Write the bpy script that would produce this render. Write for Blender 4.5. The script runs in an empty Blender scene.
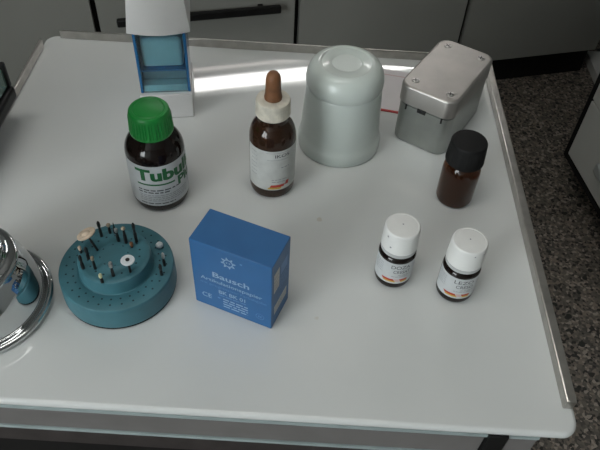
import bpy, bmesh, math, random
from math import sin, cos, pi, radians as rad
from mathutils import Vector, Matrix
random.seed(7)
SC = bpy.context.scene
COL = SC.collection
TZ = 0.80                                   # height of the cart top above the floor

# ------------------------------------------------------------------ materials
def new_mat(name):
    m = bpy.data.materials.new(name); m.use_nodes = True
    nt = m.node_tree
    return m, nt, nt.nodes['Principled BSDF']

def setp(b, **k):
    for a, v in k.items():
        a = {'color': 'Base Color', 'rough': 'Roughness', 'metal': 'Metallic', 'trans': 'Transmission Weight',
             'ior': 'IOR', 'coat': 'Coat Weight', 'coatr': 'Coat Roughness', 'spec': 'Specular IOR Level',
             'sss': 'Subsurface Weight', 'alpha': 'Alpha'}[a]
        if a == 'Base Color': v = (*v, 1)
        b.inputs[a].default_value = v

def mat(name, color, var=0.06, scale=40, bump=0.0, bscale=200, rvar=0.0, **k):
    """principled material whose colour wanders a little with a noise"""
    m, nt, b = new_mat(name)
    setp(b, color=color, **k)
    tc = nt.nodes.new('ShaderNodeTexCoord')
    if var > 0:
        n = nt.nodes.new('ShaderNodeTexNoise'); n.inputs['Scale'].default_value = scale; n.inputs['Detail'].default_value = 4
        r = nt.nodes.new('ShaderNodeValToRGB')
        r.color_ramp.elements[0].position = .3; r.color_ramp.elements[1].position = .7
        r.color_ramp.elements[0].color = (*[c * (1 - var) for c in color], 1)
        r.color_ramp.elements[1].color = (*[min(1, c * (1 + var)) for c in color], 1)
        nt.links.new(tc.outputs['Object'], n.inputs['Vector'])
        nt.links.new(n.outputs['Fac'], r.inputs['Fac']); nt.links.new(r.outputs['Color'], b.inputs['Base Color'])
        if rvar > 0:
            mr = nt.nodes.new('ShaderNodeMapRange')
            mr.inputs['To Min'].default_value = max(0.02, k.get('rough', .5) - rvar); mr.inputs['To Max'].default_value = k.get('rough', .5) + rvar
            nt.links.new(n.outputs['Fac'], mr.inputs['Value']); nt.links.new(mr.outputs['Result'], b.inputs['Roughness'])
    if bump > 0:
        n2 = nt.nodes.new('ShaderNodeTexNoise'); n2.inputs['Scale'].default_value = bscale; n2.inputs['Detail'].default_value = 3
        bp = nt.nodes.new('ShaderNodeBump'); bp.inputs['Strength'].default_value = bump; bp.inputs['Distance'].default_value = .001
        nt.links.new(tc.outputs['Object'], n2.inputs['Vector'])
        nt.links.new(n2.outputs['Fac'], bp.inputs['Height']); nt.links.new(bp.outputs['Normal'], b.inputs['Normal'])
    return m

def emit(name, color, strength):
    m, nt, b = new_mat(name)
    setp(b, color=(0, 0, 0)); b.inputs['Emission Color'].default_value = (*color, 1); b.inputs['Emission Strength'].default_value = strength
    return m

def tabletop_mat():
    m, nt, b = new_mat('white_laminate')
    setp(b, rough=.035, ior=1.5)
    L = nt.links.new; N = nt.nodes.new
    tc = N('ShaderNodeTexCoord')
    n = N('ShaderNodeTexNoise'); n.inputs['Scale'].default_value = 7; n.inputs['Detail'].default_value = 5
    r = N('ShaderNodeValToRGB'); e = r.color_ramp.elements
    e[0].position, e[1].position = .3, .75
    e[0].color = (.66, .68, .67, 1); e[1].color = (.72, .73, .72, 1)
    L(tc.outputs['Object'], n.inputs['Vector']); L(n.outputs['Fac'], r.inputs['Fac'])
    # a few small tan stains
    v = N('ShaderNodeTexVoronoi'); v.inputs['Scale'].default_value = 14
    nn = N('ShaderNodeTexNoise'); nn.inputs['Scale'].default_value = 160
    mx = N('ShaderNodeMath'); mx.operation = 'MULTIPLY_ADD'; mx.inputs[1].default_value = .06; 
    L(tc.outputs['Object'], v.inputs['Vector']); L(tc.outputs['Object'], nn.inputs['Vector'])
    L(nn.outputs['Fac'], mx.inputs[0]); L(v.outputs['Distance'], mx.inputs[2])
    s = N('ShaderNodeMapRange'); s.inputs['From Min'].default_value = .052; s.inputs['From Max'].default_value = .066
    s.inputs['To Min'].default_value = .35; s.inputs['To Max'].default_value = 0
    L(mx.outputs[0], s.inputs['Value'])
    mc = N('ShaderNodeMix'); mc.data_type = 'RGBA'
    L(s.outputs['Result'], mc.inputs['Factor']); L(r.outputs['Color'], mc.inputs['A']); mc.inputs['B'].default_value = (.45, .36, .24, 1)
    L(mc.outputs['Result'], b.inputs['Base Color'])
    return m

def terrazzo_mat():
    m, nt, b = new_mat('terrazzo')
    setp(b, rough=.35)
    L = nt.links.new; N = nt.nodes.new
    tc = N('ShaderNodeTexCoord')
    v = N('ShaderNodeTexVoronoi'); v.inputs['Scale'].default_value = 170; v.inputs['Randomness'].default_value = 1
    r = N('ShaderNodeValToRGB'); r.color_ramp.interpolation = 'CONSTANT'
    cols = [(0, (.09, .080, .070)), (.18, (.17, .148, .125)), (.42, (.25, .205, .17)), (.60, (.13, .115, .10)), (.74, (.38, .325, .275)), (.86, (.03, .027, .025))]
    e = r.color_ramp.elements
    e[0].position = 0; e[0].color = (*cols[0][1], 1); e[1].position = cols[1][0]; e[1].color = (*cols[1][1], 1)
    for p_, c in cols[2:]:
        x = e.new(p_); x.color = (*c, 1)
    sep = N('ShaderNodeSeparateColor')
    L(tc.outputs['Object'], v.inputs['Vector']); L(v.outputs['Color'], sep.inputs['Color']); L(sep.outputs['Red'], r.inputs['Fac'])
    v2 = N('ShaderNodeTexVoronoi'); v2.inputs['Scale'].default_value = 55
    sep2 = N('ShaderNodeSeparateColor'); L(tc.outputs['Object'], v2.inputs['Vector']); L(v2.outputs['Color'], sep2.inputs['Color'])
    gt = N('ShaderNodeMath'); gt.operation = 'GREATER_THAN'; gt.inputs[1].default_value = .93
    L(sep2.outputs['Green'], gt.inputs[0])
    lt = N('ShaderNodeMath'); lt.operation = 'LESS_THAN'; lt.inputs[1].default_value = .38; L(v2.outputs['Distance'], lt.inputs[0])
    an = N('ShaderNodeMath'); an.operation = 'MULTIPLY'; L(gt.outputs[0], an.inputs[0]); L(lt.outputs[0], an.inputs[1])
    mc = N('ShaderNodeMix'); mc.data_type = 'RGBA'
    L(an.outputs[0], mc.inputs['Factor']); L(r.outputs['Color'], mc.inputs['A']); mc.inputs['B'].default_value = (.02, .02, .018, 1)
    L(mc.outputs['Result'], b.inputs['Base Color'])
    return m

M = {
 'top': tabletop_mat(), 'floor': terrazzo_mat(),
 'wall': mat('wall_paint', (.28, .29, .28), .04, 3, rough=.7),
 'ceil': mat('ceiling_paint', (.55, .55, .53), .03, 3, rough=.8),
 'cab': mat('grey_cabinet_laminate', (.285, .285, .26), .03, 6, rough=.35),
 'ped': mat('pale_pedestal_laminate', (.66, .66, .63), .03, 6, rough=.35),
 'skirt': mat('pale_skirting', (.42, .44, .43), .04, 8, rough=.4),
 'black': mat('black_plastic', (.010, .010, .010), .2, 60, rough=.4, spec=.25),
 'blackmatt': mat('black_rubber', (.009, .009, .009), .2, 60, rough=.6, spec=.2),
 'alu': mat('brushed_aluminium', (.50, .48, .45), .12, 90, bump=.15, bscale=300, rough=.34, rvar=.08, metal=1.0),
 'tin': mat('scuffed_tin', (.37, .385, .365), .10, 45, bump=.15, bscale=90, rough=.36, rvar=.08, metal=.85),
 'tinlid': mat('scuffed_tin_lid', (.43, .41, .385), .10, 45, bump=.15, bscale=90, rough=.38, rvar=.08, metal=.85),
 'steel': mat('bur_steel', (.045, .045, .045), .2, 300, rough=.4, metal=.8),
 'screw': mat('screw_steel', (.50, .49, .47), .1, 300, rough=.3, metal=.9),
 'chrome': mat('chrome', (.62, .635, .64), .02, 20, rough=.05, metal=1.0),
 'lip': mat('pale_blue_steel_lip', (.36, .43, .43), .08, 60, rough=.4),
 'drawer': mat('grey_brown_drawer', (.19, .18, .175), .08, 30, rough=.45),
 'brown': mat('dark_brown_drawer', (.040, .033, .032), .25, 80, rough=.5),
 'teal': mat('teal_bur_block', (.052, .168, .205), .10, 60, bump=.1, rough=.5),
 'tealhole': mat('teal_bore', (.008, .035, .045), .1, 60, rough=.7),
 'blue': mat('blue_carton', (.024, .125, .315), .05, 50, rough=.42),
 'silver': mat('pale_blue_print', (.30, .44, .62), .05, 200, rough=.45),
 'dimsilver': mat('faint_blue_print', (.10, .24, .50), .05, 200, rough=.45),
 'paper': mat('label_paper', (.55, .57, .58), .05, 120, rough=.55),
 'stainpaper': mat('stained_label_paper', (.55, .56, .54), .12, 90, rough=.55),
 'grime': mat('grey_white_sticker', (.52, .53, .52), .1, 90, rough=.55),
 'ink': mat('dark_ink', (.06, .06, .07), .1, 200, rough=.6),
 'greyink': mat('grey_ink', (.26, .27, .29), .1, 200, rough=.6),
 'greenink': mat('green_ink', (.008, .12, .035), .05, 200, rough=.5),
 'red': mat('red_print', (.45, .035, .02), .08, 200, rough=.5),
 'yellow': mat('yellow_print', (.55, .36, .05), .08, 200, rough=.5),
 'green': mat('green_cap_plastic', (.012, .27, .045), .05, 60, rough=.38),
 'white': mat('white_cap_plastic', (.78, .78, .76), .03, 90, rough=.4),
 'capgrey': mat('grey_sealing_ring', (.50, .51, .51), .05, 90, rough=.45),
 'wbox': mat('white_dispenser_plastic', (.70, .69, .68), .03, 30, rough=.28),
 'bluebox': mat('blue_clear_frame', (.016, .15, .36), .06, 40, rough=.25, coat=.3),
 'bluein': mat('blue_clear_back', (.13, .42, .50), .08, 30, rough=.35),
 'bluelight': mat('pale_blue_lining', (.40, .66, .72), .08, 30, rough=.4),
 'greylin': mat('grey_blue_lining', (.20, .33, .38), .15, 30, rough=.5),
 'rubber': mat('brown_rubber', (.20, .085, .035), .25, 140, rough=.55),
 'collar': mat('stained_white_collar', (.62, .58, .49), .22, 120, rough=.5),
 'card': mat('pinkish_white_card', (.72, .68, .69), .03, 50, rough=.6),
 'redcard': mat('red_card_edge', (.48, .03, .03), .05, 60, rough=.5),
 'pinkline': mat('pink_print', (.60, .42, .42), .05, 60, rough=.5),
 'tan': mat('tan_abrasive', (.62, .50, .38), .2, 300, rough=.5),
 'brass': mat('brassy_head', (.45, .36, .26), .15, 300, rough=.35, metal=.7),
 'ytip': mat('pale_yellow_tip', (.60, .60, .36), .1, 300, rough=.5),
 'wball': mat('white_stone', (.70, .74, .76), .05, 300, rough=.5),
 'liquid': mat('dark_brown_liquid', (.012, .006, .004), .2, 60, rough=.15),
 'amberliq': mat('amber_liquid', (.018, .006, .004), .15, 25, rough=.2),
 'midliq': mat('brown_residue', (.055, .025, .014), .5, 110, rough=.3),
}
def glass(name, color, rough=.04, trans=.9, ior=1.45):
    m, nt, b = new_mat(name); setp(b, color=color, rough=rough, trans=trans, ior=ior)
    tc = nt.nodes.new('ShaderNodeTexCoord'); n = nt.nodes.new('ShaderNodeTexNoise'); n.inputs['Scale'].default_value = 60
    mr = nt.nodes.new('ShaderNodeMapRange'); mr.inputs['To Min'].default_value = max(.01, rough - .03); mr.inputs['To Max'].default_value = rough + .03
    nt.links.new(tc.outputs['Object'], n.inputs['Vector']); nt.links.new(n.outputs['Fac'], mr.inputs['Value']); nt.links.new(mr.outputs['Result'], b.inputs['Roughness'])
    return m
M['amber'] = glass('amber_glass', (.24, .075, .022))
M['darkglass'] = glass('dark_brown_glass', (.016, .008, .006), .05, .5)
M['brownglass'] = glass('brown_glass', (.11, .05, .025), .05, .75)
M['bluepane'] = glass('blue_clear_pane', (.80, .94, .97), .06, .97, 1.2)
M['greenglass'] = glass('green_tinted_glass', (.30, .50, .42), .05, .6)
def frosted():
    m, nt, b = new_mat('frosted_glass')
    setp(b, color=(.74, .81, .76), rough=.28, trans=.22, sss=.25, ior=1.4, coat=.50, coatr=.05); b.inputs['Subsurface Radius'].default_value = (1, 1, 1); b.inputs['Subsurface Scale'].default_value = .02
    tc = nt.nodes.new('ShaderNodeTexCoord'); n = nt.nodes.new('ShaderNodeTexNoise'); n.inputs['Scale'].default_value = 25; n.inputs['Detail'].default_value = 4
    r = nt.nodes.new('ShaderNodeValToRGB')
    r.color_ramp.elements[0].color = (.76, .84, .785, 1); r.color_ramp.elements[1].color = (.83, .90, .85, 1)
    nt.links.new(tc.outputs['Object'], n.inputs['Vector']); nt.links.new(n.outputs['Fac'], r.inputs['Fac']); nt.links.new(r.outputs['Color'], b.inputs['Base Color'])
    return m
M['frost'] = frosted()
M['day'] = emit('daylight_pane', (1.0, .98, .96), 16)
M['daypink'] = emit('daylight_pane_warm', (1.0, .90, .86), 5)
M['daybig'] = emit('daylight_sky_pane', (.92, .98, 1.0), 10)
M['lamp'] = emit('ceiling_fill_light', (1.0, .98, .93), 9)

# ------------------------------------------------------------------ mesh helpers
def obj(name, bm, m, parent=None, sharp=35, loc=None):
    me = bpy.data.meshes.new(name)
    bmesh.ops.recalc_face_normals(bm, faces=bm.faces)
    bm.faces.ensure_lookup_table(); flat = [not f.smooth for f in bm.faces]
    bm.to_mesh(me); bm.free()
    for x in (m if isinstance(m, (list, tuple)) else [m]): me.materials.append(M[x] if isinstance(x, str) else x)
    me.set_sharp_from_angle(angle=rad(sharp))
    for p in me.polygons: p.use_smooth = not flat[p.index]
    o = bpy.data.objects.new(name, me); COL.objects.link(o)
    if parent: o.parent = parent
    if loc: o.location = loc
    return o

def tag(o, label=None, cat=None, group=None, kind=None):
    if label: o['label'] = label
    if cat: o['category'] = cat
    if group: o['group'] = group
    if kind: o['kind'] = kind
    return o

def thing(name, label, cat, loc=(0, 0, 0), rz=0, group=None):
    o = bpy.data.objects.new(name, None); COL.objects.link(o)
    o.location = loc; o.rotation_euler = (0, 0, rz); o.empty_display_size = .02
    return tag(o, label, cat, group)

def box(bm, x0, x1, y0, y1, z0, z1, bev=0, seg=2, mi=0, M4=None):
    t = bmesh.new()
    vs = [t.verts.new((x, y, z)) for z in (z0, z1) for y in (y0, y1) for x in (x0, x1)]
    for q in ((0, 1, 3, 2), (4, 6, 7, 5), (0, 4, 5, 1), (2, 3, 7, 6), (0, 2, 6, 4), (1, 5, 7, 3)): t.faces.new([vs[i] for i in q])
    bmesh.ops.recalc_face_normals(t, faces=t.faces)
    if bev: bmesh.ops.bevel(t, geom=t.edges[:], offset=bev, segments=seg, profile=.5, affect='EDGES')
    t.normal_update()
    for f in t.faces: f.smooth = max(abs(c) for c in f.normal) < .999
    merge(bm, t, mi, M4)
    return bm

def merge(bm, t, mi=None, M4=None):
    if M4 is not None: bmesh.ops.transform(t, matrix=M4, verts=t.verts)
    mp = {v: bm.verts.new(v.co) for v in t.verts}
    for f in t.faces:
        try: g = bm.faces.new([mp[v] for v in f.verts])
        except ValueError: continue
        g.material_index = f.material_index if mi is None else mi; g.smooth = f.smooth
    t.free()

def lathe(bm, prof, seg=64, mi=0, cx=0, cy=0, closed=False, ripple=None):
    """revolve (r, z) pairs; a pair with r = 0 closes at the axis. ripple(theta, z, r) may change r"""
    rings = []
    for r, z in prof:
        if r <= 1e-6: rings.append([bm.verts.new((cx, cy, z))])
        else:
            ring = []
            for i in range(seg):
                a = 2 * pi * i / seg
                rr = ripple(a, z, r) if ripple else r
                ring.append(bm.verts.new((cx + rr * cos(a), cy + rr * sin(a), z)))
            rings.append(ring)
    pairs = list(zip(rings, rings[1:])) + ([(rings[-1], rings[0])] if closed else [])
    for A, B in pairs:
        for i in range(seg):
            j = (i + 1) % seg
            if len(A) == 1 and len(B) == 1: continue
            if len(A) == 1: f = bm.faces.new((A[0], B[j], B[i]))
            elif len(B) == 1: f = bm.faces.new((A[i], A[j], B[0]))
            else: f = bm.faces.new((A[i], A[j], B[j], B[i]))
            f.material_index = mi; f.smooth = True
    return bm

def arc(c, r, a0, a1, n=5):
    return [(c[0] + r * cos(rad(a0 + (a1 - a0) * i / n)), c[1] + r * sin(rad(a0 + (a1 - a0) * i / n))) for i in range(n + 1)]

def rrect(w, d, r, n=6):
    pts = []
    for cx, cy, a in ((w - r, r, -90), (w - r, d - r, 0), (r, d - r, 90), (r, r, 180)):
        pts += arc((cx, cy), r, a, a + 90, n)
    return pts

def prism(bm, loops, mi=0, cap=True):
    """stack of equal-length outlines [(pts, z), ...]"""
    R = [[bm.verts.new((x, y, z)) for x, y in pts] for pts, z in loops]
    n = len(R[0])
    for A, B in zip(R, R[1:]):
        for i in range(n):
            f = bm.faces.new((A[i], A[(i + 1) % n], B[(i + 1) % n], B[i])); f.material_index = mi; f.smooth = True
    if cap:
        bm.faces.new(list(reversed(R[0]))).material_index = mi
        bm.faces.new(R[-1]).material_index = mi
    return bm

def inset(pts, e):
    """shrink an outline about its centre by e on each side"""
    xs = [p[0] for p in pts]; ys = [p[1] for p in pts]
    cx, cy = (min(xs) + max(xs)) / 2, (min(ys) + max(ys)) / 2
    hx, hy = (max(xs) - min(xs)) / 2, (max(ys) - min(ys)) / 2
    return [(cx + (x - cx) * (hx - e) / hx, cy + (y - cy) * (hy - e) / hy) for x, y in pts]

def text_polys(s, bold=0.0):
    c = bpy.data.curves.new('t', 'FONT'); c.body = s; c.offset = bold; c.resolution_u = 4; c.fill_mode = 'FRONT'
    o = bpy.data.objects.new('t', c); COL.objects.link(o)
    dg = bpy.context.evaluated_depsgraph_get()
    me = bpy.data.meshes.new_from_object(o.evaluated_get(dg))
    V = [v.co.copy() for v in me.vertices]; F = [list(p.vertices) for p in me.polygons]
    bpy.data.objects.remove(o); bpy.data.curves.remove(c); bpy.data.meshes.remove(me)
    return V, F

def add_text(bm, s, x, y, w, h, fn, bold=0.0, mi=0, fine=.0025):
    """letters filling the box (x, y, w, h) of a flat layout, mapped to space by fn(u, v)"""
    V, F = text_polys(s, bold)
    x0, x1 = min(v.x for v in V), max(v.x for v in V); y0, y1 = min(v.y for v in V), max(v.y for v in V)
    t = bmesh.new()
    vs = [t.verts.new((x + (v.x - x0) / (x1 - x0) * w, y + (v.y - y0) / (y1 - y0) * h, 0)) for v in V]
    for f in F:
        try: t.faces.new([vs[i] for i in f])
        except ValueError: pass
    bmesh.ops.remove_doubles(t, verts=t.verts, dist=1e-6)
    bmesh.ops.triangulate(t, faces=t.faces)
    for _ in range(3 if fine else 0):
        es = [e for e in t.edges if e.calc_length() > fine]
        if not es: break
        bmesh.ops.subdivide_edges(t, edges=es, cuts=1); bmesh.ops.triangulate(t, faces=t.faces)
    for v in t.verts: v.co = fn(v.co.x, v.co.y)
    merge(bm, t, mi)

def add_patch(bm, u0, u1, v0, v1, fn, mi=0, n=1, slant=0):
    A = [bm.verts.new(fn(u0 + (u1 - u0) * i / n, v0)) for i in range(n + 1)]
    B = [bm.verts.new(fn(u0 + (u1 - u0) * i / n + slant, v1)) for i in range(n + 1)]
    for i in range(n): bm.faces.new((A[i], A[i + 1], B[i + 1], B[i])).material_index = mi

def word_line(bm, u0, u1, v, h, fn, mi=0, seed=1):
    """a line of print too small to read: word-long dashes"""
    rnd = random.Random(seed); u = u0
    while u < u1:
        w = min(rnd.uniform(2.0, 6.0) * h, u1 - u)
        add_patch(bm, u, u + w, v, v + h, fn, mi, max(1, int(w / .0012)))
        u += w + .9 * h

def around(r, th0=0.0, off=.0002):
    """flat layout wrapped on an upright cylinder; u = 0 faces -y turned by th0"""
    return lambda u, v: ((r + off) * sin(u / r + th0), -(r + off) * cos(u / r + th0), v)

def label_band(bm, r, z0, z1, a0, a1, off=.00012, n=40, mi=0):
    """thin wrapped label with inner and outer skin"""
    g = []
    for rr in (r + off * .3, r + off):
        for z in (z0, z1):
            g.append([bm.verts.new((rr * sin(rad(a0 + (a1 - a0) * i / n)), -rr * cos(rad(a0 + (a1 - a0) * i / n)), z)) for i in range(n + 1)])
    for A, B in ((g[0], g[1]), (g[2], g[3]), (g[0], g[2]), (g[1], g[3])):
        for i in range(n): bm.faces.new((A[i], A[i + 1], B[i + 1], B[i])).material_index = mi
    for i in (0, n): bm.faces.new((g[0][i], g[1][i], g[3][i], g[2][i])).material_index = mi

# ------------------------------------------------------------------ room, turned with the cabinet row
CA = rad(15.94); CD = (cos(CA), sin(CA)); CN = (-sin(CA), cos(CA))
room = dict(s0=-2.0, s1=1.95, t0=-2.0, t1=2.09, h=2.6)
def RM(): return Matrix.Rotation(CA, 4, 'Z')
def struct(name, bm, m):
    o = obj(name, bm, m); o.rotation_euler = (0, 0, CA); return tag(o, kind='structure')
W = .08
s0, s1, t0, t1, H = (room[k] for k in ('s0', 's1', 't0', 't1', 'h'))
struct('floor', box(bmesh.new(), s0, s1, t0, t1, -.05, 0), 'floor')
struct('ceiling', box(bmesh.new(), s0, s1, t0, t1, H, H + .05), 'ceil')
def wall_with_hole(horizontal, a0, a1, b0, b1, ha0, ha1, hz0, hz1):
    bm = bmesh.new()
    def bb(p0, p1, z0, z1):
        if horizontal: box(bm, p0, p1, b0, b1, z0, z1)
        else: box(bm, b0, b1, p0, p1, z0, z1)
    bb(a0, ha0, 0, H); bb(ha1, a1, 0, H); bb(ha0, ha1, 0, hz0); bb(ha0, ha1, hz1, H)
    return bm
# ribbon window above the cabinets, mirrored by the cart top
WS0, WS1, WZ0, WZ1 = .15, 1.30, TZ + 1.040, TZ + 1.168
struct('wall_back', wall_with_hole(True, s0 - W, s1 + W, t1, t1 + W, WS0, WS1, WZ0, WZ1), 'wall')
w1 = bpy.data.objects.new('window_1', None); COL.objects.link(w1); w1.rotation_euler = (0, 0, CA); tag(w1, kind='structure')
f = bmesh.new()
box(f, WS0, WS1, t1 + .004, t1 + .05, TZ + 1.074, TZ + 1.089); box(f, WS0, WS1, t1 + .004, t1 + .05, WZ0, WZ0 + .006)
obj('window_frame', f, 'wall', w1)
obj('pane', box(bmesh.new(), WS0, WS1, t1 + .03, t1 + .036, TZ + 1.089, WZ1), 'day', w1)
obj('pane', box(bmesh.new(), WS0, WS1, t1 + .03, t1 + .036, WZ0 + .006, TZ + 1.074), 'daypink', w1)
# large window in the left wall
LT0, LT1, LZ0, LZ1 = -1.95, -.55, .95, 2.25
struct('wall_left', wall_with_hole(False, t0, t1, s0 - W, s0, LT0, LT1, LZ0, LZ1), 'wall')
w2 = bpy.data.objects.new('window_2', None); COL.objects.link(w2); w2.rotation_euler = (0, 0, CA); tag(w2, kind='structure')
f = bmesh.new()
for a, b, c, d in ((LT0, LT0 + .05, LZ0, LZ1), (LT1 - .05, LT1, LZ0, LZ1), (-1.275, -1.225, LZ0, LZ1), (LT0, LT1, LZ0, LZ0 + .05), (LT0, LT1, LZ1 - .05, LZ1)):
    box(f, s0 - .06, s0 - .01, a, b, c, d)
obj('window_frame', f, 'skirt', w2)
for a, b in ((LT0 + .05, -1.275), (-1.225, LT1 - .05)): obj('pane', box(bmesh.new(), s0 - .05, s0 - .044, a, b, LZ0 + .05, LZ1 - .05), 'daybig', w2)
struct('wall_right', box(bmesh.new(), s1, s1 + W, t0, t1, 0, H), 'wall')
struct('wall_front', box(bmesh.new(), s0 - W, s1 + W, t0 - W, t0, 0, H), 'wall')

# ------------------------------------------------------------------ back cabinet row
CT = 1.49
def cabinet(sa, sb, label, drawer_top, handle=None, hinge=False):
    c = ((sa + sb) / 2)
    t = thing('cabinet', label, 'cabinet', (CD[0] * c + CN[0] * CT, CD[1] * c + CN[1] * CT, 0), CA, 'grey cabinets along the back wall')
    w = (sb - sa) / 2
    obj('carcass', box(bmesh.new(), -w + .001, w - .001, .021, .56, .10, .86), 'blackmatt', t)
    obj('plinth', box(bmesh.new(), -w + .001, w - .001, .035, .50, 0, .099), 'blackmatt', t)
    g = .0065
    if drawer_top:
        d = obj('drawer_front', box(bmesh.new(), -w + g, w - g, 0, .02, .10, drawer_top, .0015), 'cab', t)
        d2 = obj('drawer_front', box(bmesh.new(), -w + g, w - g, 0, .02, drawer_top + .008, .855, .0015), 'cab', t)
        for z, par in ((.343, d), (.745, d2)):
            h = bmesh.new(); box(h, -.199, .199, -.030, -.016, z - .010, z + .010, .004)
            for x in (-.15, .15): box(h, x - .006, x + .006, -.017, .0005, z - .005, z + .005)
            obj('handle', h, 'black', par)
    else:
        d = obj('door', box(bmesh.new(), -w + g, w - g, 0, .02, .10, .855, .0015), 'cab', t)
        h = bmesh.new(); box(h, w - .07, w - .05, -.030, -.016, .55, .75, .004)
        for z in (.58, .72): box(h, w - .066, w - .054, -.017, .0005, z - .005, z + .005)
        obj('handle', h, 'black', d)
    return t
cabinet(-.62, -.109, 'grey cabinet with a plain door behind the back left corner of the white cart', None)
cabinet(-.109, .384, 'grey cabinet with a long black bar handle behind the white dispenser', .47)
cabinet(.384, .862, 'grey cabinet standing behind the frosted tumbler, no handle in view', None)
cabinet(.862, 1.33, 'grey cabinet at the right end of the row, over bare terrazzo', None)
wt = obj('worktop', box(bmesh.new(), -.64, 1.32, -.015, .595, .861, .90, .003), 'ped')
wt.location = (CN[0] * CT, CN[1] * CT, 0); wt.rotation_euler = (0, 0, CA)
tag(wt, 'pale continuous worktop lying over the row of grey cabinets', 'worktop')

# ------------------------------------------------------------------ right side: cabinet end and mobile pedestal
t = thing('side_cabinet', 'dark cabinet end on a pale plinth in the far right corner of the floor', 'cabinet', (.887, 1.54, 0), 0)
obj('plinth', box(bmesh.new(), 0, .45, .02, .36, 0, .030, .002), 'ped', t)
obj('carcass', box(bmesh.new(), .048, .45, .02, .36, .0302, .86, .003), 'blackmatt', t)

PA = math.atan2(1.1293 - 1.3105, .7074 - .6768)
t = thing('drawer_pedestal', 'pale drawer pedestal with black edges at the right edge of the photo', 'drawer unit', (.6768, 1.3105, 0), PA)
# local +x runs along the front towards the camera, local +y goes into the unit
obj('carcass', box(bmesh.new(), -.012, .512, .012, .45, .085, .62, .003), 'blackmatt', t)
obj('edging', box(bmesh.new(), -.016, -.0015, -.006, .0115, .083, .62, .001), 'blackmatt', t)
obj('edging', box(bmesh.new(), -.001, .515, -.006, .0115, .083, .0985, .001), 'blackmatt', t)
zs = (.10, .272, .44, .61)
for i in range(3):
    d = obj('drawer_front', box(bmesh.new(), 0, .50, -.006, .0125, zs[i], zs[i + 1] - .005, .002), 'ped', t)
    k = bmesh.new(); zc = zs[i] + .075
    box(k, .13, .29, -.022, -.0055, zc - .014, zc + .014, .006, 3)
    obj('handle', k, 'skirt', d)
for x in (.03, .47):
    for y in (.16, .40):
        c = bmesh.new(); lathe(c, [(0, -.012), (.030, -.012), (.033, -.008), (.033, .008), (.030, .012), (0, .012)], 20)
        bmesh.ops.transform(c, matrix=Matrix.Translation((x, y, .033)) @ Matrix.Rotation(pi / 2, 4, 'Y'), verts=c.verts)
        box(c, x - .018, x + .018, y - .018, y + .018, .066, .0855)
        box(c, x - .017, x - .0125, y - .012, y + .012, .03, .07); box(c, x + .0125, x + .017, y - .012, y + .012, .03, .07)
        obj('caster', c, 'blackmatt', t)

# ------------------------------------------------------------------ the cart
X0, X1, Y0, Y1 = -.2905, .1968, .2030, .6370
cart = thing('dental_cart', 'white topped rolling cart with metal edge rails holding bottles and boxes', 'cart', (0, 0, 0))
bm = bmesh.new()
P = [(x + X0, y + Y0) for x, y in rrect(X1 - X0, Y1 - Y0, .012, 8)]
prism(bm, [(inset(P, .002), TZ - .0062), (inset(P, .0006), TZ - .0056), (P, TZ - .0046), (P, TZ - .0030), (inset(P, .0006), TZ - .0014), (inset(P, .0016), TZ - .0004), (inset(P, .0030), TZ)])
obj('cart_top', bm, 'top', cart, 50)
def rail(x0, x1, y0, y1):
    obj('edge_rail', box(bmesh.new(), x0, x1, y0, y1, TZ, TZ + .0098, .0012, 2), 'alu', cart)
rail(-.2745, .1865, .6305, .6335)
rail(.1880, .1955, .2225, .6240)
rail(-.2903, -.2868, .2150, .6130)
obj('carcass', box(bmesh.new(), -.280, .171, .232, .625, .10, TZ - .0063, .002), 'brown', cart)
obj('front_lip', box(bmesh.new(), -.282, .1725, .2040, .233, TZ - .0128, TZ - .0082, .0012), 'lip', cart)
d = obj('drawer_front', box(bmesh.new(), -.281, .136, .2048, .2315, TZ - .040, TZ - .0132, .0015), 'drawer', cart)
obj('drawer_edge', box(bmesh.new(), -.281, .136, .2034, .2060, TZ - .0425, TZ - .0392, .0008), 'lip', d)
obj('drawer_front', box(bmesh.new(), .151, .172, .2048, .2315, TZ - .060, TZ - .0132, .0015), 'drawer', cart)
obj('post', box(bmesh.new(), .1365, .1505, .2020, .2315, .12, TZ - .0070, .001), 'blackmatt', cart)
obj('drawer_front', box(bmesh.new(), -.281, .136, .2050, .2315, TZ - .066, TZ - .0435, .0015), 'brown', cart)
obj('drawer_front', box(bmesh.new(), -.281, .136, .2080, .2315, .14, TZ - .0670, .0015), 'blackmatt', cart)
for x in (-.25, .135):
    for y in (.26, .59):
        c = bmesh.new(); lathe(c, [(0, -.010), (.034, -.010), (.038, -.006), (.038, .006), (.034, .010), (0, .010)], 24)
        bmesh.ops.transform(c, matrix=Matrix.Translation((x, y, .038)) @ Matrix.Rotation(pi / 2, 4, 'Y'), verts=c.verts)
        box(c, x - .018, x + .018, y - .018, y + .018, .080, .1005)
        box(c, x - .016, x - .0115, y - .012, y + .012, .034, .082); box(c, x + .0115, x + .016, y - .012, y + .012, .034, .082)
        obj('caster', c, 'blackmatt', cart)

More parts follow.
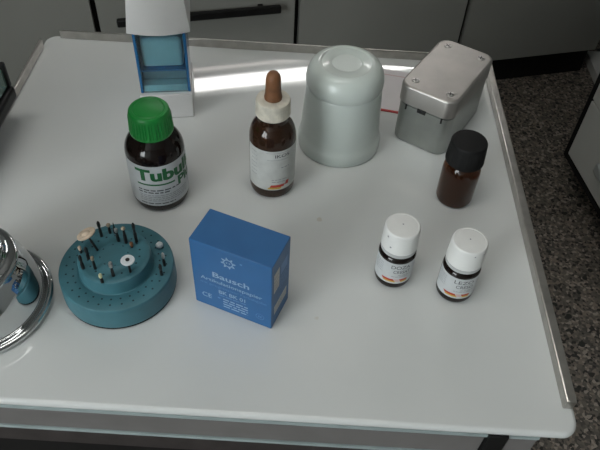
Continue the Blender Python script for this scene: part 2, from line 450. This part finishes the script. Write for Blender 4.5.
# ------------------------------------------------------------------ bottle with green cap
t = thing('bottle', 'dark medicine bottle with ribbed green cap and white label printed in green', 'bottle', (-.1220, .4058, TZ)); t.scale = (1, 1, 1.05)
bm = bmesh.new()
lathe(bm, [(0, .002), (.018, .0015), (.0205, 0), (.0222, .0008), (.0232, .0030), (.0238, .006), (.0240, .012), (.0240, .0500), (.0238, .0530), (.0230, .0565), (.0212, .0602), (.0188, .0635), (.0165, .0655), (.0150, .0672), (.0140, .069), (.0140, .080), (.0120, .080), (.0120, .067), (.0200, .0565), (.0222, .047), (.0222, .004), (0, .004)], 72)
obj('glass_body', bm, 'darkglass', t)
obj('contents', lathe(bmesh.new(), [(0, .0042), (.0219, .0042), (.0219, .047), (.0195, .0555), (0, .0555)], 48), 'liquid', t)
R = .0240
bm = bmesh.new(); label_band(bm, R, .0080, .0500, -66, 122)
lb = obj('label', bm, 'paper', t)
bm = bmesh.new(); fn = around(R)
add_text(bm, 'Tubulicid', -.0130, .0348, .0740, .0122, fn, .045, 0)
add_text(bm, 'Plus', .0225, .0245, .0240, .0092, fn, .04, 0)
add_patch(bm, -.0125, .0195, .0302, .0318, fn, 0, 24)
k = 1
word_line(bm, -.0125, .0240, .0243, .0012, fn, 1, 3); word_line(bm, -.0125, .0150, .0218, .0012, fn, 1, 4)
for i in range(4): word_line(bm, -.0120, .0320, .0190 - i * .0019, .0007, fn, 2, 10 + i)
word_line(bm, -.0120, .0180, .0100, .0010, fn, 1, 20)
obj('lettering', bm, ['greenink', 'ink', 'greyink'], lb)
bm = bmesh.new()
rib = lambda a, z, r: r + (.00035 * (1 if math.sin(a * 42) > 0 else -1) if .0705 < z < .0842 else 0)
lathe(bm, [(0, .070), (.0155, .070), (.0172, .0683), (.0174, .0700), (.0172, .0706), (.0170, .0720), (.0164, .0825), (.0162, .0842), (.0161, .0850), (.0157, .0868), (.0148, .0878), (.0128, .0880), (.0122, .0876), (.0117, .0879), (.0113, .0880), (0, .0880)], 168, ripple=rib)
obj('cap', bm, 'green', t)

# ------------------------------------------------------------------ dropper bottle
t = thing('dropper_bottle', 'brown dropper bottle with rubber bulb, stained collar and worn label', 'bottle', (-.0272, .4258, TZ))
bm = bmesh.new()
lathe(bm, [(0, .002), (.015, .0015), (.0170, 0), (.0185, .0008), (.0193, .003), (.0196, .006), (.0196, .0570), (.0193, .0605), (.0183, .0650), (.0164, .0692), (.0140, .0722), (.0126, .0738), (.0124, .0760), (.0124, .084), (.0105, .084), (.0105, .073), (.0165, .0655), (.0182, .055), (.0182, .004), (0, .004)], 64)
obj('glass_body', bm, 'brownglass', t)
obj('contents', lathe(bmesh.new(), [(0, .0042), (.0179, .0042), (.0179, .044), (0, .044)], 48), 'liquid', t)
obj('residue', lathe(bmesh.new(), [(0, .0443), (.0165, .0443), (.0172, .050), (.0172, .055), (.0158, .0640), (.0112, .071), (0, .071)], 48), 'midliq', t)
R = .0196; bm = bmesh.new(); label_band(bm, R, .0105, .0545, -70, 130)
lb = obj('label', bm, 'stainpaper', t); bm = bmesh.new(); fn = around(R)
add_text(bm, 'IKOS', .0035, .0475, .0130, .0034, fn, .01, 0)
add_patch(bm, -.0030, .0150, .0448, .0452, fn, 1, 14); add_patch(bm, -.004, .0150, .0524, .0527, fn, 1, 14)
word_line(bm, .0090, .0165, .0355, .0010, fn, 1, 31); word_line(bm, .0010, .0150, .0220, .0008, fn, 1, 32); word_line(bm, .0010, .0130, .0195, .0008, fn, 1, 33)
for i in range(7): word_line(bm, -.0190, -.0125, .0500 - i * .0042, .0006, fn, 1, 40 + i)
add_patch(bm, -.0010, .0115, .0138, .0166, fn, 2, 12, .0015); add_patch(bm, -.0028, .0085, .0117, .0137, fn, 3, 12, .0012)
add_patch(bm, .0128, .0160, .0150, .0195, fn, 2, 4, .001)
obj('lettering', bm, ['ink', 'greyink', 'red', 'yellow'], lb)
bm = bmesh.new()
rib2 = lambda a, z, r: r + (.00012 * math.sin(a * 40) if .0815 < z < .092 else 0)
lathe(bm, [(0, .0842), (.0128, .0842), (.0136, .0792), (.0142, .0800), (.0142, .0828), (.0139, .0836), (.0139, .0920), (.0134, .0934), (.0122, .0940), (.0075, .0941), (0, .0941)], 120, ripple=rib2)
obj('collar', bm, 'collar', t)
obj('rubber_bulb', lathe(bmesh.new(), [(0, .0942), (.0070, .0942), (.0072, .0955), (.0068, .0975), (.0064, .1000), (.0061, .105), (.0060, .1115), (.0054, .1150), (.0040, .1172), (.0020, .1181), (0, .1183)], 40), 'rubber', t)

# ------------------------------------------------------------------ two small vials and the black-capped bottle
def vial(loc, label, l1, l2, seed, th, dots):
    t = thing('vial', label, 'bottle', loc, 0, 'white capped vials')
    bm = bmesh.new()
    lathe(bm, [(0, .0015), (.011, .001), (.0125, 0), (.0137, .0006), (.0143, .0022), (.0144, .004), (.0144, .0302), (.0141, .0320), (.0130, .0336), (.0116, .0346), (.0112, .036), (.0112, .048), (.0095, .048), (.0095, .035), (.0130, .030), (.0130, .003), (0, .003)], 56)
    obj('glass_body', bm, 'darkglass', t)
    obj('contents', lathe(bmesh.new(), [(0, .0032), (.0127, .0032), (.0127, .0295), (0, .0295)], 40), 'liquid', t)
    R = .0144; bm = bmesh.new(); label_band(bm, R, .0066, .0302, -95, 118)
    lb = obj('label', bm, 'paper', t); bm = bmesh.new(); fn = around(R, th)
    add_text(bm, l1, -.0052, .0240, .0150, .0038, fn, .004, 0)
    add_text(bm, l2, -.0030, .0188, .0132, .0036, fn, .004, 0)
    word_line(bm, .0010, .0110, .0163, .0007, fn, 1, seed); word_line(bm, -.0040, .0090, .0146, .0006, fn, 1, seed + 1)
    for i in range(5): word_line(bm, -.0200, -.0120, .0262 - i * .0024, .0006, fn, 1, seed + 5 + i)
    add_patch(bm, -.0105, -.0010, 0.0100, 0.0120, fn, 2, 12, -.0012); add_patch(bm, -.0095, .0000, 0.0084, 0.0100, fn, 3, 12, -.0008)
    add_patch(bm, -.0005, .0030, 0.0090, 0.0120, fn, 4, 5, -.001); add_patch(bm, .0035, .0100, 0.0100, 0.0120, fn, 2, 9, -.0012); add_patch(bm, .0040, .0095, 0.0084, 0.0100, fn, 3, 9, -.0008)
    obj('lettering', bm, ['ink', 'greyink', 'red', 'yellow', 'pinkline'], lb)
    obj('sealing_ring', lathe(bmesh.new(), [(.0114, .0350), (.0131, .0350), (.0136, .0356), (.0136, .0382), (.0131, .0386), (.0114, .0386)], 56, closed=True), 'capgrey', t)
    bm = bmesh.new()
    lathe(bm, [(0, .0480), (.0115, .0480), (.0134, .0388), (.0139, .0394), (.0139, .0420), (.0136, .0440), (.0133, .0560), (.0131, .0575), (.0124, .0585), (.0112, .0587), (.0110, .05845), (.0108, .0585), (.0105, .05855), (0, .0586)], 72)
    cap = obj('cap', bm, 'white', t)
    bm = bmesh.new()
    for a, z, r in dots:
        rr = .0136 + (.0560 - z) * .00002 + .0001
        fn2 = around(.01355)
        add_patch(bm, rad(a) * .0136 - r, rad(a) * .0136 + r, z - r, z + r, fn2, 0, 2)
    for x, y in ((.0, .0008),):
        lathe(bm, [(0, .05868), (.0006, .05866)], 10, 0, x, y)
    obj('specks', bm, 'greyink', cap)
    return t
vial((.0756, .3312, TZ), 'small dark vial with white cap nearest the blue carton, left of its twin', 'DOZA', 'CRESAT', 60, rad(2), [(-52, .0545, .0007), (-36, .0455, .0007)])
vial((.1236, .3205, TZ), 'small dark vial with white cap nearest the right rail of the cart', 'LEZO', 'CRESO', 90, rad(-4), [(10, .0555, .0005), (40, .0556, .0004)])

t = thing('bottle', 'small amber glass bottle with a black screw cap, no label', 'bottle', (.1345, .4230, TZ)); t.scale = (1, 1, 1.055)
bm = bmesh.new()
lathe(bm, [(0, .0015), (.012, .001), (.0138, 0), (.0150, .0006), (.0157, .0022), (.0160, .004), (.0162, .0310), (.0159, .0345), (.0150, .0375), (.0132, .0400), (.0124, .0412), (.0124, .0440), (.0124, .052), (.0108, .052), (.0108, .040), (.0142, .0345), (.0145, .003), (0, .003)], 56)
obj('glass_body', bm, 'amber', t)
obj('contents', lathe(bmesh.new(), [(0, .0032), (.0139, .0034), (.0139, .0215), (0, .0215)], 40), 'amberliq', t)
bm = bmesh.new()
rib3 = lambda a, z, r: r + (.00018 * (1 if math.sin(a * 36) > 0 else -1) if .0442 < z < .0585 else 0)
lathe(bm, [(0, .0522), (.0130, .0522), (.0150, .0418), (.0162, .0424), (.0163, .0440), (.0160, .0448), (.0151, .0590), (.0149, .0605), (.0142, .0616), (.0130, .0619), (0, .0620)], 144, ripple=rib3)
obj('cap', bm, 'blackmatt', t)

# ------------------------------------------------------------------ tumbler, upside down
bm = bmesh.new()
lathe(bm, [(.0382, .0010), (.0386, .0030), (.0386, .0100), (.0380, .0125), (.0370, .0140), (.0364, .0200), (.0342, .0600), (.0337, .0650), (.0334, .0662), (.0329, .0670), (.0332, .0678), (.0342, .0700), (.0344, .0735), (.0338, .0775), (.0322, .0820), (.0300, .0855), (.0272, .0878), (.0245, .0887), (.0229, .0891), (.0222, .0889), (.0217, .0884), (.0212, .0883), (.0142, .0883), (.0136, .0880), (.0126, .0877), (.0121, .0877), (0, .0877),
  (0, .0800), (.0240, .0805), (.0290, .0790), (.0312, .0740), (.0312, .0650), (.0340, .0200), (.0352, .0060), (.0366, .0)], 96, closed=False)
# bottom ring between inner and outer skin
bm.verts.ensure_lookup_table()
n = 96; first = [v for v in bm.verts if abs(v.co.z - .0010) < 1e-5]; last = [v for v in bm.verts if abs(v.co.z) < 1e-6]
for i in range(n): bm.faces.new((first[i], last[i], last[(i + 1) % n], first[(i + 1) % n])).smooth = True
o = obj('tumbler', bm, 'frost', None, 40, (.0315, .4885, TZ))
tag(o, 'frosted pale green tumbler turned upside down on the white cart top', 'tumbler')

# ------------------------------------------------------------------ metal box
t = thing('metal_box', 'scuffed metal box with rounded corners and four screws in its lid', 'box', (.0812, .5001, TZ + .0001), rad(-30.72))
w, dd = .0551, .0916; P = rrect(w, dd, .0105, 8)
bm = bmesh.new()
prism(bm, [(inset(P, .0030), 0), (inset(P, .0012), .0006), (inset(P, .0006), .0022), (inset(P, .0006), .0415), (inset(P, .0016), .0420), (inset(P, .0016), .0434)])
obj('box_body', bm, 'tin', t)
bm = bmesh.new()
prism(bm, [(inset(P, .0004), .0435), (inset(P, -.0004), .0440), (inset(P, -.0004), .0605), (inset(P, .0000), .0617), (inset(P, .0008), .0622), (inset(P, .0018), .0625)])
lid = obj('lid', bm, 'tinlid', t, 50)
for x, y in ((.0105, .0115), (w - .0105, .0115), (.0105, dd - .0115), (w - .0105, dd - .0115)):
    s = bmesh.new(); lathe(s, [(0, .0623), (.0036, .0623), (.0037, .0627), (.0031, .0632), (0, .0634)], 24, 0, x, y)
    a = random.uniform(0, 1.5)
    for q in (0, pi / 2):
        m4 = Matrix.Translation((x, y, 0)) @ Matrix.Rotation(a + q, 4, 'Z')
        box(s, -.0026, .0026, -.0004, .0004, .0629, .06345, 0, 1, 1, m4)
    obj('screw', s, ['screw', 'steel'], lid)
bm = bmesh.new()
box(bm, .0215, .0300, -.0002, .0018, .0388, .0432, .0004, 1, 0)
obj('catch', bm, 'steel', t)
for x in (.0095, .0450): obj('hinge_pin', box(bmesh.new(), x, x + .0016, -.0002, .0012, .0372, .0425, .0003, 1), 'steel', t)

# ------------------------------------------------------------------ white card by the tin
t = thing('card', 'white card with a red front edge lying between tumbler and metal box', 'card', (.0992, .5350, TZ), rad(-10))
obj('sheet', box(bmesh.new(), -.064, 0, 0, .070, .0001, .0009), 'card', t)
obj('red_edge', box(bmesh.new(), -.064, 0, -.0014, .0012, .00012, .0012), 'redcard', t)
obj('pink_line', box(bmesh.new(), -.060, -.008, .0600, .0612, .0009, .00096), 'pinkline', t)

# ------------------------------------------------------------------ blue carton
BW, BD, BH = .0628, .0312, .0722
t = thing('carton', 'upright blue carton with pale print standing at the middle of the cart', 'box', (-.0754, .2944, TZ), rad(-20.376))
body = obj('carton_body', box(bmesh.new(), 0, BW, 0, BD, 0, BH, .0007, 2), 'blue', t)
fn = lambda u, v: (u, -.00012, v)
bm = bmesh.new()
# sun emblem: ring, face, eight rays
cx, cz = BW * .475, BH * .835
def ring(r0, r1, n=28, mi=0):
    A = [bm.verts.new(fn(cx + r0 * cos(2 * pi * i / n), cz + r0 * sin(2 * pi * i / n))) for i in range(n)]
    B = [bm.verts.new(fn(cx + r1 * cos(2 * pi * i / n), cz + r1 * sin(2 * pi * i / n))) for i in range(n)]
    for i in range(n): bm.faces.new((A[i], A[(i + 1) % n], B[(i + 1) % n], B[i])).material_index = mi
ring(.0030, .0038)
for i in range(8):
    a = 2 * pi * i / 8 + .2
    c, s_ = cos(a), sin(a); pts = [(.0040, -.0011), (.0040, .0011), (.0062, .0)]
    bm.faces.new([bm.verts.new(fn(cx + p * c - q * s_, cz + p * s_ + q * c)) for p, q in pts])
for e in (-.0011, .0011): add_patch(bm, cx + e - .0005, cx + e + .0005, cz - .0004, cz + .0007, fn)
add_patch(bm, cx + .0090, cx + .0108, cz + .0030, cz + .0046, fn, 1)
add_text(bm, 'Bausch', BW * .265, BH * .535, BW * .46, BH * .080, fn, .015)
add_text(bm, 'Artikulationspapier', BW * .105, BH * .432, BW * .78, BH * .066, fn, .008)
add_text(bm, 'mit progressiver Farbabgabe', BW * .10, BH * .368, BW * .84, BH * .050, fn, -.006, 1)
add_text(bm, 'BK BK 01', BW * .33, BH * .292, BW * .34, BH * .058, fn, .012)
word_line(bm, BW * .33, BW * .68, BH * .258, .0010, fn, 1, 5)
for i in range(4): word_line(bm, BW * .38, BW * .70, BH * (.205 - .040 * i), .0012, fn, 0, 50 + i)
add_text(bm, 'CE', BW * .105, BH * .150, BW * .125, BH * .072, fn, .004)
word_line(bm, BW * .31, BW * .345, BH * .200, .0016, fn, 1, 77)
cx, cz = BW * .855, BH * .150
ring(.0030, .0034, mi=1); add_patch(bm, cx - .0012, cx - .0004, cz - .0012, cz + .0012, fn, 1); add_patch(bm, cx + .0004, cx + .0012, cz - .0012, cz + .0012, fn, 1)
obj('front_print', bm, ['silver', 'dimsilver'], body)
fn = lambda u, v: (BW + .00012, u, v)
bm = bmesh.new()
add_patch(bm, .0035, .0125, .0390, .0600, fn, 0); add_patch(bm, .0150, .0262, .0480, .0585, fn, 1); add_patch(bm, .0045, .0262, .0125, .0225, fn, 0)
for i in range(5): word_line(bm, .0135, .0265, .0440 - i * .0028, .0009, fn, 1, 200 + i)
for i in range(3): word_line(bm, .006, .0245, .0148 + i * .0022, .0008, fn, 2, 220 + i)
for i in range(4): word_line(bm, .0045, .0115, .0420 + i * .004, .0010, fn, 2, 230 + i)
obj('side_print', bm, ['grime', 'dimsilver', 'greyink'], body)

# ------------------------------------------------------------------ white dispenser with a blue clear body
DY = rad(9.0)
t = thing('dispenser', 'tall white dispenser with a clear blue front standing behind the green capped bottle', 'dispenser', (-.1572, .5030, TZ), DY)
DW = .0485
bm = bmesh.new(); box(bm, 0, DW, 0, .055, 0, .0272, .0012, 2)
obj('base', bm, 'wbox', t)
bm = bmesh.new()
FX0, FX1, Z0, Z1 = .0008, DW - .0012, .0273, .0942
box(bm, FX0, FX0 + .0026, .0045, .050, Z0, Z1, .0006); box(bm, FX1 - .0026, FX1, .0045, .050, Z0, Z1, .0006)
box(bm, FX0 + .002, FX1 - .002, .0480, .050, Z0, Z1)
box(bm, FX0 + .0024, FX1 - .0024, .006, .0485, Z1 - .004, Z1 - .0005)
fr = obj('blue_case', bm, 'bluebox', t)
bm = bmesh.new(); zd = .0500
box(bm, FX0 + .0027, FX1 - .0027, .0065, .0475, zd, zd + .0012)
obj('shelf', bm, 'bluebox', fr)
obj('lining', box(bmesh.new(), FX0 + .0030, FX1 - .0030, .0300, .0475, zd + .0014, Z1 - .0045, .001), 'bluein', fr)
bm = bmesh.new(); box(bm, FX0 + .0030, FX1 - .0030, .0150, .0475, Z0 + .0075, zd - .0006, .001)
obj('lower_lining', bm, 'greylin', fr)
bm = bmesh.new(); box(bm, FX0 + .0030, FX1 - .0030, .0070, .0475, Z0 + .0002, Z0 + .0070, .0006)
obj('tray', bm, 'bluelight', fr)
bm = bmesh.new(); box(bm, FX0 + .0050, FX1 - .0045, .0110, .0295, zd + .0015, Z1 - .0130, .003, 3)
obj('pad', bm, 'bluelight', fr)
obj('front_pane', box(bmesh.new(), FX0 + .0027, FX1 - .0027, .0048, .0060, Z0 + .0003, Z1 - .0005), 'bluepane', fr)
# bowed white upper housing
bm = bmesh.new(); n = 20
out = [(-.0026 + (DW + .0060) * i / n, -.0010 - .0052 * sin(pi * i / n)) for i in range(n + 1)] + [(DW + .0034, .053), (-.0026, .053)]
zt = .150
prism(bm, [(inset(out, .0006), .0944), (out, .0951), (inset(out, .0060), zt - .002), (inset(out, .0075), zt)])
obj('upper_housing', bm, 'wbox', t, 45)

# ------------------------------------------------------------------ teal bur block and burs
BX, BY = -.1350, .3062
bm = bmesh.new()
lathe(bm, [(0, .0016), (.0424, .0016), (.0430, .0020), (.0432, .0028), (.0434, .0034), (.0434, .0060), (.0430, .0195), (.0428, .0213), (.0423, .0222), (.0415, .0225), (.0297, .0225), (.0284, .0220), (.0276, .0225), (.0274, .0235), (.0269, .0325), (.0265, .0339), (.0255, .0345), (.0230, .0345), (.0217, .0342), (.0130, .0342), (.0124, .0345), (.0100, .0342), (0, .0342)], 96)
def hole(x, y, z, r=.0008):
    f = bm.faces.new([bm.verts.new((x + r * cos(2 * pi * i / 8), y + r * sin(2 * pi * i / 8), z)) for i in range(8)]); f.material_index = 1
for i in range(28): hole(.0372 * cos(2 * pi * i / 28 + .1), .0372 * sin(2 * pi * i / 28 + .1), .02256)
for i in range(30): hole(.0322 * cos(2 * pi * i / 30), .0322 * sin(2 * pi * i / 30), .02256)
for i in range(18): hole(.0190 * cos(2 * pi * i / 18), .0190 * sin(2 * pi * i / 18), .03428)
for i in range(8): hole(.0105 * cos(2 * pi * i / 8 + .3), .0105 * sin(2 * pi * i / 8 + .3), .03428)
for v in bm.verts: v.co.x *= .985; v.co.y *= .985
o = obj('bur_block', bm, ['teal', 'tealhole'], None, 40, (BX, BY, TZ))
obj('base_pad', lathe(bmesh.new(), [(0, .0001), (.0418, .0001), (.0422, .0004), (.0422, .0012), (.0418, .0015), (0, .0015)], 72), 'blackmatt', o)
tag(o, 'round teal two tier bur block standing between chrome base and blue carton', 'bur holder')
bm = None
ZT, ZL = .0343, .0226
def bur(x, y, z, label, h, head, hm=None, sr=.0011, tilt=(0, 0), hub=False):
    """x, y on the cart top; shank of height h with a head profile above it"""
    k = .9915 if z == ZT else .9900; x *= k; y *= k; h *= 1.2
    t = thing('dental_bur', label, 'dental bur', (x, y, TZ + z), 0, 'burs standing in the teal block')
    t.rotation_euler = (tilt[0], tilt[1], 0)
    obj('shank', lathe(bmesh.new(), [(0, 0), (sr * 1.05, 0), (sr * 1.05, h * .62), (sr * .8, h * .70), (sr * .7, h), (0, h)], 14), 'steel', t)
    obj('head', lathe(bmesh.new(), [(r, h - .0004 + q) for r, q in head], 22), hm or 'steel', t)
    if hub: obj('hub', lathe(bmesh.new(), [(0, h + .0012), (.0015, h + .0012), (.0015, h + .0017), (0, h + .0020)], 14), 'steel', t)
cone = [(0, 0), (.0010, 0), (.0013, .0015), (.0012, .0045), (.0006, .0060), (0, .0062)]
ball = [(0, 0), (.0010, .0004), (.0016, .0014), (.0016, .0022), (.0010, .0031), (0, .0035)]
stub = [(0, 0), (.0010, 0), (.0013, .0010), (.0013, .0030), (.0008, .0038), (0, .0039)]
bur(-.1490, .3120, ZT, 'bur with a flat tan polishing disc at the back left rim of the teal block', .0125,
    [(0, 0), (.0012, 0), (.0016, .0008), (.0064, .0012), (.0072, .0018), (.0072, .0024), (.0060, .0029), (.0034, .0027), (.0026, .0034), (.0014, .0040), (0, .0042)], 'tan', .0009, (rad(-8), rad(-22)))
bur(-.1495, .3260, ZT, 'slim dark bur next right of the tan polishing disc', .0090, cone)
bur(-.1440, .3300, ZT, 'short bur with a round brassy head on the back rim', .0060, ball, 'brass')
bur(-.1358, .3222, ZT, 'dark bur with pale blunt head behind the middle of the upper tier', .0090, stub, 'screw')
bur(-.1298, .3213, ZT, 'dark bur with round brassy head, second from the right in the back row', .0120, ball, 'brass', .0012)
bur(-.1223, .3228, ZT, 'tallest dark bur, rightmost in the back row of the upper tier', .0125, cone, None, .0012)
bur(-.1246, .3175, ZT, 'very short bur with rusty head just right of the back row', .0015, stub, 'rubber')
bur(-.1208, .2940, ZT, 'bur topped by a white disc with a dark centre on the upper tier', .0105,
    [(0, 0), (.0012, 0), (.0014, .0004), (.0048, .0006), (.0050, .0010), (.0048, .0015), (.0016, .0016), (0, .0016)], 'wball', .0009, (0, 0), True)
bur(-.1466, .2950, ZT, 'dark bur with brassy collar at the left of the upper tier, middle of three', .0085, stub, 'brass', .0010)
bur(-.1607, .3090, ZT, 'short bur with a tan head below the tan polishing disc', .0030, stub, 'tan')
bur(-.1551, .2945, ZT, 'dark tapered bur leftmost on the upper tier', .0075, cone, None, .0012)
bur(-.1537, .3038, ZT, 'thin dark bur directly in front of the tan polishing disc', .0060, cone)
bur(-.1321, .2896, ZT, 'dark bur with grey stepped head near the centre of the upper tier', .0085, [(0, 0), (.0010, 0), (.0015, .0006), (.0015, .0042), (.0011, .0052), (0, .0054)], 'screw')
bur(-.1386, .2832, ZT, 'small bur with a pale yellow tip at the front of the upper tier', .0050, stub, 'ytip')
bur(-.1073, .3290, ZL, 'white ball headed bur on the lower tier at the back right', .0006, [(0, 0), (.0016, .0003), (.0027, .0014), (.0028, .0026), (.0020, .0040), (0, .0047)], 'wball')
bur(-.1005, .3115, ZL, 'grey brown bur on the lower tier in front of the white ball', .0075, cone, 'screw')
bur(-.1010, .3025, ZL, 'short dark bur at the right front of the lower tier', .0055, cone)
# second hidden ring: dark fine needle in the back row
bur(-.1400, .3300, ZT, 'fine needle bur standing just right of the round brassy head', .0060, [(0, 0), (.0005, 0), (.0003, .0045), (0, .005)])

# ------------------------------------------------------------------ chrome base at the left edge
bm = bmesh.new()
prof = [(0, .0012), (.0490, .0010), (.0500, .0004), (.0530, .0006)] + arc((.0515, .0034), .0030, -60, 75, 6) + [(.0506, .0058), (.0500, .0040), (.0494, .0034), (.0488, .0040), (.0484, .0080),
   (.0476, .0130), (.0466, .0180), (.0452, .0250), (.0432, .0330), (.0385, .0390), (.0366, .0412), (.0362, .0420), (.0366, .0426), (.0374, .0432)] + arc((.0368, .0455), .0022, -50, 100, 6) + [(.0346, .0472), (.0325, .0476), (.0302, .0490), (.0296, .0510)] + arc((.0284, .0530), .0018, -20, 110, 5) + [(.0250, .0560), (.0180, .0600), (.0130, .0680), (.0130, .1150), (.0360, .1250), (.0420, .1300), (.0420, .2300), (.0380, .2400), (0, .2440)]  # wide upper drum is unseen, added to shade the left of the cart top
lathe(bm, [(r * .966, z) for r, z in prof], 112)
o = obj('chrome_stand', bm, 'chrome', None, 60, (-.2337, .2811, TZ))
tag(o, 'polished chrome bell shaped stand at the left edge of the cart', 'stand')

# ------------------------------------------------------------------ black instrument head beside the cart
t = thing('instrument_unit', 'black instrument head with a green glass face reaching over the left rail', 'instrument', (-.3415, .42, 0))
hd = obj('housing', box(bmesh.new(), -.075, .0760, -.060, .068, TZ + .030, TZ + .0440, .004, 3), 'black', t)
bm = bmesh.new(); box(bm, -.073, .0720, -.058, .064, TZ + .0438, TZ + .0650, .003, 3)
obj('glass_face', bm, 'greenglass', t)
for y in (.0615, -.0602): obj('face_frame', box(bmesh.new(), -.075, .0745, y, y + .0057, TZ + .0438, TZ + .0690, .002), 'black', t)
obj('column', lathe(bmesh.new(), [(0, .03), (.018, .03), (.018, TZ + .0305), (0, TZ + .0305)], 32), 'black', t)
obj('foot', lathe(bmesh.new(), [(0, 0), (.042, 0), (.044, .004), (.044, .016), (.038, .028), (.020, .034), (0, .034)], 40), 'blackmatt', t)

# ------------------------------------------------------------------ unseen ceiling lamp, added to give fill light
cl = thing('ceiling_fill_lamp', 'long ceiling tube lamp added over the cart as fill light', 'lamp', (CD[0] * -.2 + CN[0] * .3, CD[1] * -.2 + CN[1] * .3, H), CA)
obj('lamp_housing', box(bmesh.new(), -.62, .62, -.10, .10, -.03, -.001, .003), 'ceil', cl)
obj('diffuser', box(bmesh.new(), -.60, .60, -.085, .085, -.05, -.0305, .004), 'lamp', cl)

# ------------------------------------------------------------------ camera, view
f_px = 669.42
R = Vector((.99812314, .04553796, .04094495)); U = Vector((-.06123883, .74221681, .66735599)); Fw = Vector((0, .66861087, -.74361247))
cam = bpy.data.cameras.new('camera'); co = bpy.data.objects.new('camera', cam); COL.objects.link(co)
cam.sensor_width = 36; cam.lens = 36 * f_px / 600; cam.clip_start = .01
m = Matrix((( R.x, U.x, -Fw.x, 0), (R.y, U.y, -Fw.y, 0), (R.z, U.z, -Fw.z, TZ + .42), (0, 0, 0, 1)))
co.matrix_world = m
SC.camera = co
w = bpy.data.worlds.new('room_air'); SC.world = w; w.use_nodes = True
w.node_tree.nodes['Background'].inputs['Color'].default_value = (.6, .65, .7, 1); w.node_tree.nodes['Background'].inputs['Strength'].default_value = .2
vs = SC.view_settings
vs.view_transform = 'Standard'; vs.look = 'None'; vs.gamma = 1; vs.use_curve_mapping = False; vs.exposure = 0.14
